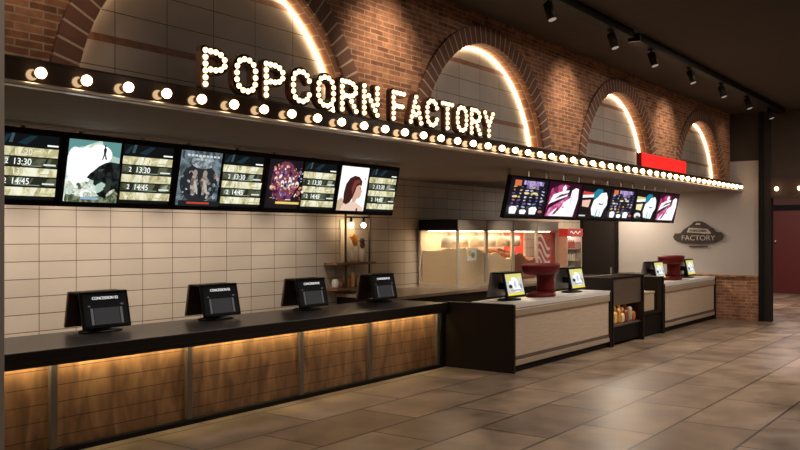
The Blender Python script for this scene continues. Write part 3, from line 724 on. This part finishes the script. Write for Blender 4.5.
# ------------------------------------------------------------------ back counter + side counter
t = empty('back_counter', (12, 8.1, 0), 'dark back counter with tan top along the tiled wall under the popcorn machines', 'counter')
def b(*a, **k): return B(*a, par=(12, 8.1, 0), **k)
b(17.8, 20.04, 8.1, 9.39, .95, 1.0).build('dark_worktop', M_kside, t)
b(11.0, 17.8, 8.1, 9.39, .95, 1.0).build('worktop', plain('back_counter_top', (.33,.24,.16), .35, noise=.2), t)
b(11.05, 19.95, 8.15, 9.39, 0, .95).build('cabinet_body', M_kside, t)
t = empty('side_counter', (20.1, 7.0, 0), 'low dark counter along the end wall behind the far kiosk', 'counter')
def b(*a, **k): return B(*a, par=(20.1, 7.0, 0), **k)
b(20.1, 20.74, 6.75, 8.05, .02, 1.0).build('cabinet_body', M_kside, t)
b(20.05, 20.75, 6.72, 8.08, 1.0, 1.05).build('worktop', M_counter, t)

# ------------------------------------------------------------------ popcorn warmers
def heap(x0, x1, y0, y1, zb, zt, amp, mat, seed, par, name='popcorn_pile'):
    rnd = random.Random(seed); nx, ny = 26, 22; mb = MB(); g = []
    ph = rnd.uniform(0, 6)
    for j in range(ny+1):
        row = []
        for i in range(nx+1):
            u = i/nx; v = j/ny
            z = zt + amp*(math.sin(u*PI*1.2+ph*.3)*.6 + .4*math.sin(v*4+ph)+.25*math.sin(u*9+ph)) + rnd.uniform(-.014,.014)
            row.append(mb.bm.verts.new((x0+(x1-x0)*u, y0+(y1-y0)*v, z)))
        g.append(row)
    for j in range(ny):
        for i in range(nx): mb.bm.faces.new((g[j][i], g[j][i+1], g[j+1][i+1], g[j+1][i]))
    bl = {}
    edge = [(0,i) for i in range(nx+1)] + [(j,nx) for j in range(1,ny+1)] + [(ny,i) for i in range(nx-1,-1,-1)] + [(j,0) for j in range(ny-1,0,-1)]
    low = [mb.bm.verts.new((g[j][i].co.x, g[j][i].co.y, zb)) for j, i in edge]
    m = len(edge)
    for k in range(m):
        a = g[edge[k][0]][edge[k][1]]; c = g[edge[(k+1)%m][0]][edge[(k+1)%m][1]]
        mb.bm.faces.new((a, low[k], low[(k+1)%m], c))
    mb.bm.faces.new(low)
    o = mb.build(name, mat); return o
wl = ['popcorn warmer cabinet with lit glass, leftmost, its long side toward the long counter', 'second popcorn warmer from the left, lower heap behind glass',
      'third glass warmer from the left with reddish brown caramel corn', 'fourth warmer cabinet, red back panel with white swirls, above the red pedestal']
XW = [13.37, 14.42, 15.48, 16.52]
for i, x0 in enumerate(XW):
    x1 = x0+1.04; y0, y1 = 8.46, 9.34; z0 = 1.0; zt = 2.27
    t = empty('popcorn_warmer', (x0, y0, z0), wl[i], 'popcorn warmer', 'popcorn warmers on the back counter')
    def b(*a, **k): return B(*a, par=(x0, y0, z0), **k)
    b(x0, x1, y0, y1, z0, z0+.06).build('base', M_frame, t)
    b(x0, x1, y0+.012, y1, 2.06, zt, bev=.006).build('hood', M_blackm, t)
    b(x0+.01, x1-.01, y0, y0+.012, 2.07, zt-.01).build('hood_front', plain('hood_panel', (.5,.42,.35), .5), t)
    for (px, py) in ((x0, y0), (x1-.045, y0), (x0, y1-.045), (x1-.045, y1-.045)):
        b(px, px+.045, py, py+.045, z0+.06, 2.06).build('post', M_frame, t)
    b(x0+.045, x1-.045, y1-.02, y1, z0+.06, 2.06).build('back_panel', M_frame if i != 3 else plain('red_panel', (.6,.05,.03), .5), t)
    b(x0+.045, x1-.045, y0+.012, y0+.018, z0+.06, 2.06).build('glass_front', M_glass, t)
    if i == 0: b(x0+.008, x0+.014, y0+.045, y1-.045, z0+.06, 2.06).build('glass_side', M_glass, t)
    b(x0+.12, x1-.12, y0+.15, y0+.75, 2.045, 2.06).build('lamp', emis('warmer_lamp', (1,.78,.50), 9), t)
    cx = (x0+x1)/2
    if i != 3:
        for k in (-1, 1):
            MB().cyl((.52+k*.22, .40, .96), (.52+k*.22, .40, .74), .13, .15, 20).build('kettle', M_frame, t)
    if i == 0 or i == 1 or i == 2:
        o = heap(x0+.05, x1-.05, y0+.03, y1-.06, z0+.062, (1.67, 1.60, 1.58)[i], (.07, .10, .12)[i], M_pop if i < 2 else M_caramel, i+4, None)
        tag(o, ['tall heap of pale popcorn filling the leftmost warmer', 'heap of pale popcorn in the second warmer', 'reddish brown caramel popcorn heap in the third warmer'][i], 'popcorn', kind='stuff')
    else:
        for k in range(4):
            mb = MB(); prev = None
            for s_ in range(21):
                u = s_/20; xx = .12+.55*u; zz = .95-.17*k-.25*u+.07*math.sin(u*6+k*.4)
                w = .022+.02*math.sin(u*PI)
                cur = [mb.bm.verts.new((xx, .035, zz-w)), mb.bm.verts.new((xx, .035, zz+w)), mb.bm.verts.new((xx, .049, zz+w)), mb.bm.verts.new((xx, .049, zz-w))]
                if prev:
                    for q in range(4): mb.bm.faces.new((prev[q], prev[(q+1)%4], cur[(q+1)%4], cur[q]))
                prev = cur
            mb.build('white_swirl', M_white, t, label='white wavy stripe on red')
        b(x0+.08, x1-.08, y0+.05, y0+.07, 1.12, 2.04).build('red_panel', plain('red_panel_front', (.62,.06,.04), .45), t)
    if i == 0:
        art('price_card', t, Matrix.Translation((.33, .006, .50)) @ Matrix.Rotation(PI/2, 4, 'X'), .34, .24,
            [(R(0,0,1,1), plain('card_white', (.85,.84,.75), .5)), (ell(.28,.6,.18,.25), plain('card_yellow', (.75,.6,.2), .5)), (ell(.6,.42,.2,.22), plain('card_dark', (.3,.3,.28), .5))])
# red topped cooler
t = empty('drinks_cooler', (18.6, 8.75, 1.0), 'small glass door cooler with red header right of the warmers', 'drinks cooler')
def b(*a, **k): return B(*a, par=(18.6, 8.75, 1.0), **k)
b(18.62, 19.42, 9.28, 9.34, 1.0, 2.12).build('back_panel', M_white, t)
b(18.60, 18.64, 8.75, 9.34, 1.0, 2.12).build('side_panel', M_alu, t)
b(19.40, 19.44, 8.75, 9.34, 1.0, 2.12).build('side_panel', M_alu, t)
b(18.60, 19.44, 8.75, 9.34, 1.0, 1.08).build('base', M_alu, t)
hd = b(18.60, 19.44, 8.73, 9.34, 1.94, 2.13).build('header', M_redsign if False else emis('cooler_header', (.75,.05,.03), .6), t)
mb = MB(); prev = None
for s_ in range(25):
    u = s_/24; xx = .14+.56*u; zz = 1.035+.025*math.sin(u*15)
    cur = [mb.bm.verts.new(p) for p in ((xx,-.026,zz-.014),(xx,-.026,zz+.014),(xx,-.02,zz+.014),(xx,-.02,zz-.014))]
    if prev:
        for q in range(4): mb.bm.faces.new((prev[q], prev[(q+1)%4], cur[(q+1)%4], cur[q]))
    prev = cur
mb.build('white_script', E(.9,.8,.75,.9), t)
b(18.64, 19.40, 8.755, 8.76, 1.08, 1.94).build('glass_door', M_glass, t)
b(18.7, 19.34, 9.0, 9.2, 1.925, 1.94).build('lamp', emis('cooler_lamp', (.95,.95,.85), 7), t)
for z in (1.36, 1.64): b(18.64, 19.40, 8.80, 9.28, z, z+.012).build('shelf', M_alu, t)
M_bt = [plain('bottle_%d' % i, c, .3) for i, c in enumerate([(.30,.42,.30), (.55,.5,.4), (.5,.1,.06)])]
bn = ['green', 'beige', 'red']
for r, z in enumerate((1.08, 1.372, 1.652)):
    for k in range(6):
        o = MB().lathe([(.042,0),(.045,.02),(.045,.13),(.018,.175),(.018,.205)], 14).build('drink_bottle', M_bt[r]); o.location = (18.73+k*.116, 8.92, z)
        tag(o, '%s drink bottle standing in the red-topped cooler, %s shelf' % (bn[r], ('bottom','middle','top')[r]), 'bottle', '%s drink bottles in the cooler' % bn[r])

# ------------------------------------------------------------------ hanging wall shelf
sx0, sx1 = 10.99, 11.63
t = empty('hanging_shelf', (11.3, 9.3, 1.0), 'black pole shelf with two wooden boards on the tiled wall', 'shelf')
def b(*a, **k): return B(*a, par=(11.3, 9.3, 1.0), **k)
for x in (sx0, sx1):
    b(x-.013, x+.013, 9.143, 9.169, 1.001, 3.0).build('pole', plain('pole_bronze', (.05,.03,.02), .5), t)
b(10.70, 11.74, 9.10, 9.38, 1.49, 1.525).build('shelf_board', M_shelfw, t)
b(10.70, 11.50, 9.10, 9.38, 1.07, 1.105).build('shelf_board', M_shelfw, t)
b(sx0, sx1, 9.145, 9.17, 2.27, 2.295).build('cross_bar', M_blackm, t)
b(11.12, 11.5, 9.376, 9.386, 1.53, 2.25).build('backing_panel', plain('shelf_backing', (.7,.6,.45), .4), t)
for x, lb in ((11.14,'left of two small bulbs under the wall shelf cross bar'), (11.47,'right of two small bulbs under the wall shelf cross bar')):
    o = MB().ball((0,0,0), .042, 14, 9).cyl((0,0,.05), (0,0,.12), .022, n=10, mi=1).build('small_bulb', [M_sbulb, M_blackm]); o.location = (x, 9.16, 2.15)
    tag(o, lb, 'light bulb', 'bulbs of the wall shelf')
def pot(x, y, z, r, h, m, name, lb, cat, n=12):
    o = MB().lathe([(r*.8,0),(r,h*.1),(r,h*.75),(r*.75,h*.9),(r*.75,h)], n).build(name, m); o.location = (x, y, z); tag(o, lb, cat); return o
M_jar = [plain('jar_%d' % i, c, .35) for i, c in enumerate([(.75,.68,.58), (.6,.3,.1), (.3,.12,.06), (.8,.55,.2)])]
pot(11.14, 9.22, 1.527, .07, .2, M_jar[0], 'white_jar', 'pale jar on the upper shelf board, below the orange flower', 'jar')
pot(11.33, 9.24, 1.527, .05, .26, M_jar[0], 'flower_vase', 'tall pale vase holding orange flowers on the upper shelf board', 'vase')
pot(11.50, 9.22, 1.527, .065, .22, M_jar[0], 'white_jar', 'pale jar at the right end of the upper shelf board', 'jar')
def flowers(x, y, z0, zh, col, name, lb, n, spread):
    t = empty(name, (x, y, z0), lb, 'flowers'); rnd = random.Random(int(x*100))
    mb = MB(); ms = MB()
    for k in range(n):
        px, pz = rnd.uniform(-spread, spread), zh+rnd.uniform(-.06,.07)
        ms.cyl((0,0,0), (px, rnd.uniform(-.02,.02), pz), .005, n=6)
        for q in range(6):
            mb.ball((px+.03*math.cos(q*PI/3), -.01, pz+.03*math.sin(q*PI/3)), .028, 8, 6)
        mb.ball((px, -.02, pz), .022, 8, 6)
    mb.build('petals', col, t); ms.build('stems', plain('stem', (.15,.12,.05), .7), t)
flowers(11.33, 9.24, 1.79, .12, plain('orange_petal', (.75,.30,.03), .5), 'orange_flowers', 'orange flowers in the vase on the wall shelf', 5, .10)
flowers(11.50, 9.2, 1.75, .12, plain('maroon_petal', (.09,.02,.02), .6), 'maroon_flower', 'dark maroon flower beside the right shelf pole', 2, .04)
for k, (x, r, h, mi, lb) in enumerate([(10.80,.06,.15,0,'pale jar at the left end of the lower shelf board'), (10.93,.055,.12,2,'dark brown jar on the lower shelf board'), (11.08,.06,.2,1,'amber jar on the lower shelf board beside the dark one'),
        (11.24,.05,.24,3,'tall golden jar on the lower shelf board'), (11.39,.06,.17,1,'amber jar at the right end of the lower shelf board')]):
    pot(x, 9.22, 1.107, r, h, M_jar[mi], 'spice_jar', lb, 'jar')

# ------------------------------------------------------------------ wall logo
t = empty('logo_sign', (20.78, 6.37, 1.95), 'dark oval FACTORY logo sign mounted on the silver wall', 'sign')
def yz(pts, x0, x1, mat, name):
    # local +u runs toward -y (rightwards in view)
    mb = MB(); a = [mb.bm.verts.new((x0, -u, v)) for u, v in pts]; c = [mb.bm.verts.new((x1, -u, v)) for u, v in pts]
    mb.bm.faces.new(a); mb.bm.faces.new(c[::-1]); n = len(pts)
    for i in range(n): mb.bm.faces.new((a[i], c[i], c[(i+1)%n], a[(i+1)%n]))
    return mb.build(name, mat, t)
M_logo = plain('logo_dark', (.045,.032,.026), .5); M_logot = plain('logo_letter', (.50,.45,.40), .4)
body = [(-.60,-.02),(-.56,-.10),(-.44,-.13),(-.36,-.16),(0,-.18),(.36,-.16),(.44,-.13),(.56,-.08),(.60,0),(.54,.09),(.42,.10),(.36,.18),(.24,.24),(.17,.30),(.10,.345),(0,.36),(-.10,.345),(-.15,.29),(-.22,.24),(-.34,.16),(-.42,.07),(-.56,.06)]
yz(body, -.03, 0, M_logo, 'logo_plate')
yz([(-.27,.09),(-.22,.20),(.22,.17),(.30,.08),(.29,.05)], -.036, -.03, M_logot, 'logo_banner')
yz([(-.07,.27),(-.04,.31),(.04,.31),(.06,.27)], -.036, -.03, M_logot, 'logo_emblem')
yz([(-.22,-.26),(-.22,-.23),(.22,-.23),(.22,-.26)], -.02, 0, M_logo, 'logo_tagline')
RM = Matrix.Rotation(-PI/2, 4, 'Z') @ Matrix.Rotation(PI/2, 4, 'X')
text('logo_text', 'FACTORY', .17, M_logot, t, Matrix.Translation((-.038,0,-.05)) @ RM, extrude=.004, sx=1.05)
text('logo_text', 'POPCORN', .085, M_logo, t, Matrix.Translation((-.042,0,.125)) @ RM, extrude=.004, sx=1.0)

# ------------------------------------------------------------------ ceiling track and spotlights
for x0, x1, lb in ((5.2, 11.40, 'nearer length of black ceiling track over the letters'), (11.62, 20.5, 'farther length of black ceiling track with most spotlights')):
    t = empty('ceiling_track', (x0, 4.45, 4.8), lb, 'track')
    MB().box(0, x1-x0, -.085, .085, -.11, -.002, bev=.004).build('track_rail', M_blackm, t)
    MB().box(0, .02, -.09, .09, -.115, -.0).build('end_cap', M_post, t)
def make_spot():
    t = empty('track_spotlight', (0,0,0), 'x', 'spotlight')
    MB().box(-.05, .05, -.03, .03, -.03, 0).build('adapter', M_blackm, t)
    MB().cyl((0,0,-.03), (0,0,-.07), .015, n=10).build('stem', M_blackm, t)
    M = Matrix.Translation((0,0,-.07)) @ Matrix.Rotation(math.radians(-18), 4, 'X')
    MB().cyl((0,.0,.01), (0,0,-.19), .055, n=24, caps=True).xf(M).build('lamp_can', M_blackm, t)
    MB().cyl((0,0,-.185), (0,0,-.195), .047, n=24).xf(M).build('lens', emis('spot_lens', (1,.8,.65), .3), t)
    return t
sp0 = make_spot()
XS = [8.95, 10.80, 12.29, 14.05, 15.8, 17.55, 19.33]
sl = ['nearest black track spotlight, above the second arch', 'second nearest track spotlight, at the near track end', 'third spotlight, first one past the gap in the track',
      'fourth track spotlight from the viewer', 'fifth track spotlight from the viewer', 'sixth track spotlight from the viewer, second to last', 'farthest track spotlight, by the dark column']
for i, x in enumerate(XS):
    o = sp0 if i == 0 else copy_tree(sp0); o.location = (x, 4.45, 4.70); tag(o, sl[i], 'spotlight', 'spotlights on the ceiling track')

# ------------------------------------------------------------------ lights
def spot(loc, tgt, e, ang, col=(1,.78,.55), blend=.7, rad=.04, name='spot'):
    l = bpy.data.lights.new(name, 'SPOT'); l.energy = e; l.spot_size = math.radians(ang); l.spot_blend = blend; l.color = col; l.shadow_soft_size = rad
    o = bpy.data.objects.new(name, l); COL.objects.link(o); o.location = loc
    o.rotation_euler = (Vector(tgt)-Vector(loc)).to_track_quat('-Z', 'Y').to_euler(); return o
def area(loc, e, sx, sy, col=(1,.8,.6), rot=(0,0,0), name='area', spread=PI):
    l = bpy.data.lights.new(name, 'AREA'); l.shape = 'RECTANGLE'; l.size = sx; l.size_y = sy; l.energy = e; l.color = col; l.spread = spread
    o = bpy.data.objects.new(name, l); COL.objects.link(o); o.location = loc; o.rotation_euler = rot; return o
for x, e in ((3.3,40), (7.4,125), (11.95,105), (16.35,95), (20.2,15)):     # washes on the piers between the arches
    spot((x-.1, 4.65, 4.66), (x, 5.65, 3.8), e, 78, col=(1,.80,.58), blend=1, rad=.1)
for x, e in ((5.7,25), (9.7,110), (13.8,190), (17.6,220)):             # same track, aimed at the floor
    spot((x, 4.4, 4.48), (x, 3.7, 0), e, 84, col=(1,.87,.72), blend=1, rad=.15)
for k in range(8):                           # downlights in the soffit near the tiled wall
    spot((3.0+.98*k, 8.7, 2.98), (3.0+.98*k, 9.3, .6), 100, 96, col=(1,.89,.77), blend=1, rad=.1)
area((4.9, 8.0, 2.98), 72, 7, .5, col=(1,.89,.78))
area((19.7, 7.9, 2.98), 80, 1.6, .6, col=(1,.84,.66))
area((15.2, 6.5, 2.98), 55, 7, .3, col=(1,.86,.70), spread=PI*.5)  # added fill under the soffit to lift the dark warmer zone
for x in (13.0, 14.6, 16.2): spot((x, 6.75, 2.98), (x+.5, 8.6, 1.35), 150, 46, col=(1,.88,.72), blend=.9, rad=.08)  # added front fill on the popcorn faces, no fixtures modelled
spot((11.9, 7.8, 2.96), (13.4, 8.9, 1.35), 95, 38, col=(1,.88,.72), blend=.9, rad=.08)  # added fill from the aisle onto the leftmost warmer
for x, y, e in ((1.6, 1.4, 34), (8, 0, 28), (14, 0, 85), (19, 1.5, 100), (9.5, 3.0, 65), (14.5, 3.0, 110)):   # unseen ceiling lights added over the hall floor; the first brightens the left pillar
    area((x, y, 4.78), e, .6, .6, col=(1,.86,.74))
area((26, 6, 4.7), 300, 1.5, 1.5, col=(1,.78,.70))
w = bpy.data.worlds.new('World'); SC.world = w; w.use_nodes = True
w.node_tree.nodes['Background'].inputs[0].default_value = (1,.8,.65,1); w.node_tree.nodes['Background'].inputs[1].default_value = .05

# ------------------------------------------------------------------ camera
cam = bpy.data.cameras.new('Camera'); co = bpy.data.objects.new('Camera', cam); COL.objects.link(co); SC.camera = co
cam.sensor_width = 36; cam.lens = 36*860/800; cam.shift_y = 9/800; cam.clip_end = 100; cam.clip_start = .05
co.location = (0,0,2.0); co.rotation_euler = (PI/2, 0, math.atan2(629, 860)-PI/2)
vs = SC.view_settings; vs.view_transform = 'Standard'; vs.look = 'None'; vs.gamma = 1; vs.use_curve_mapping = False; vs.exposure = 0
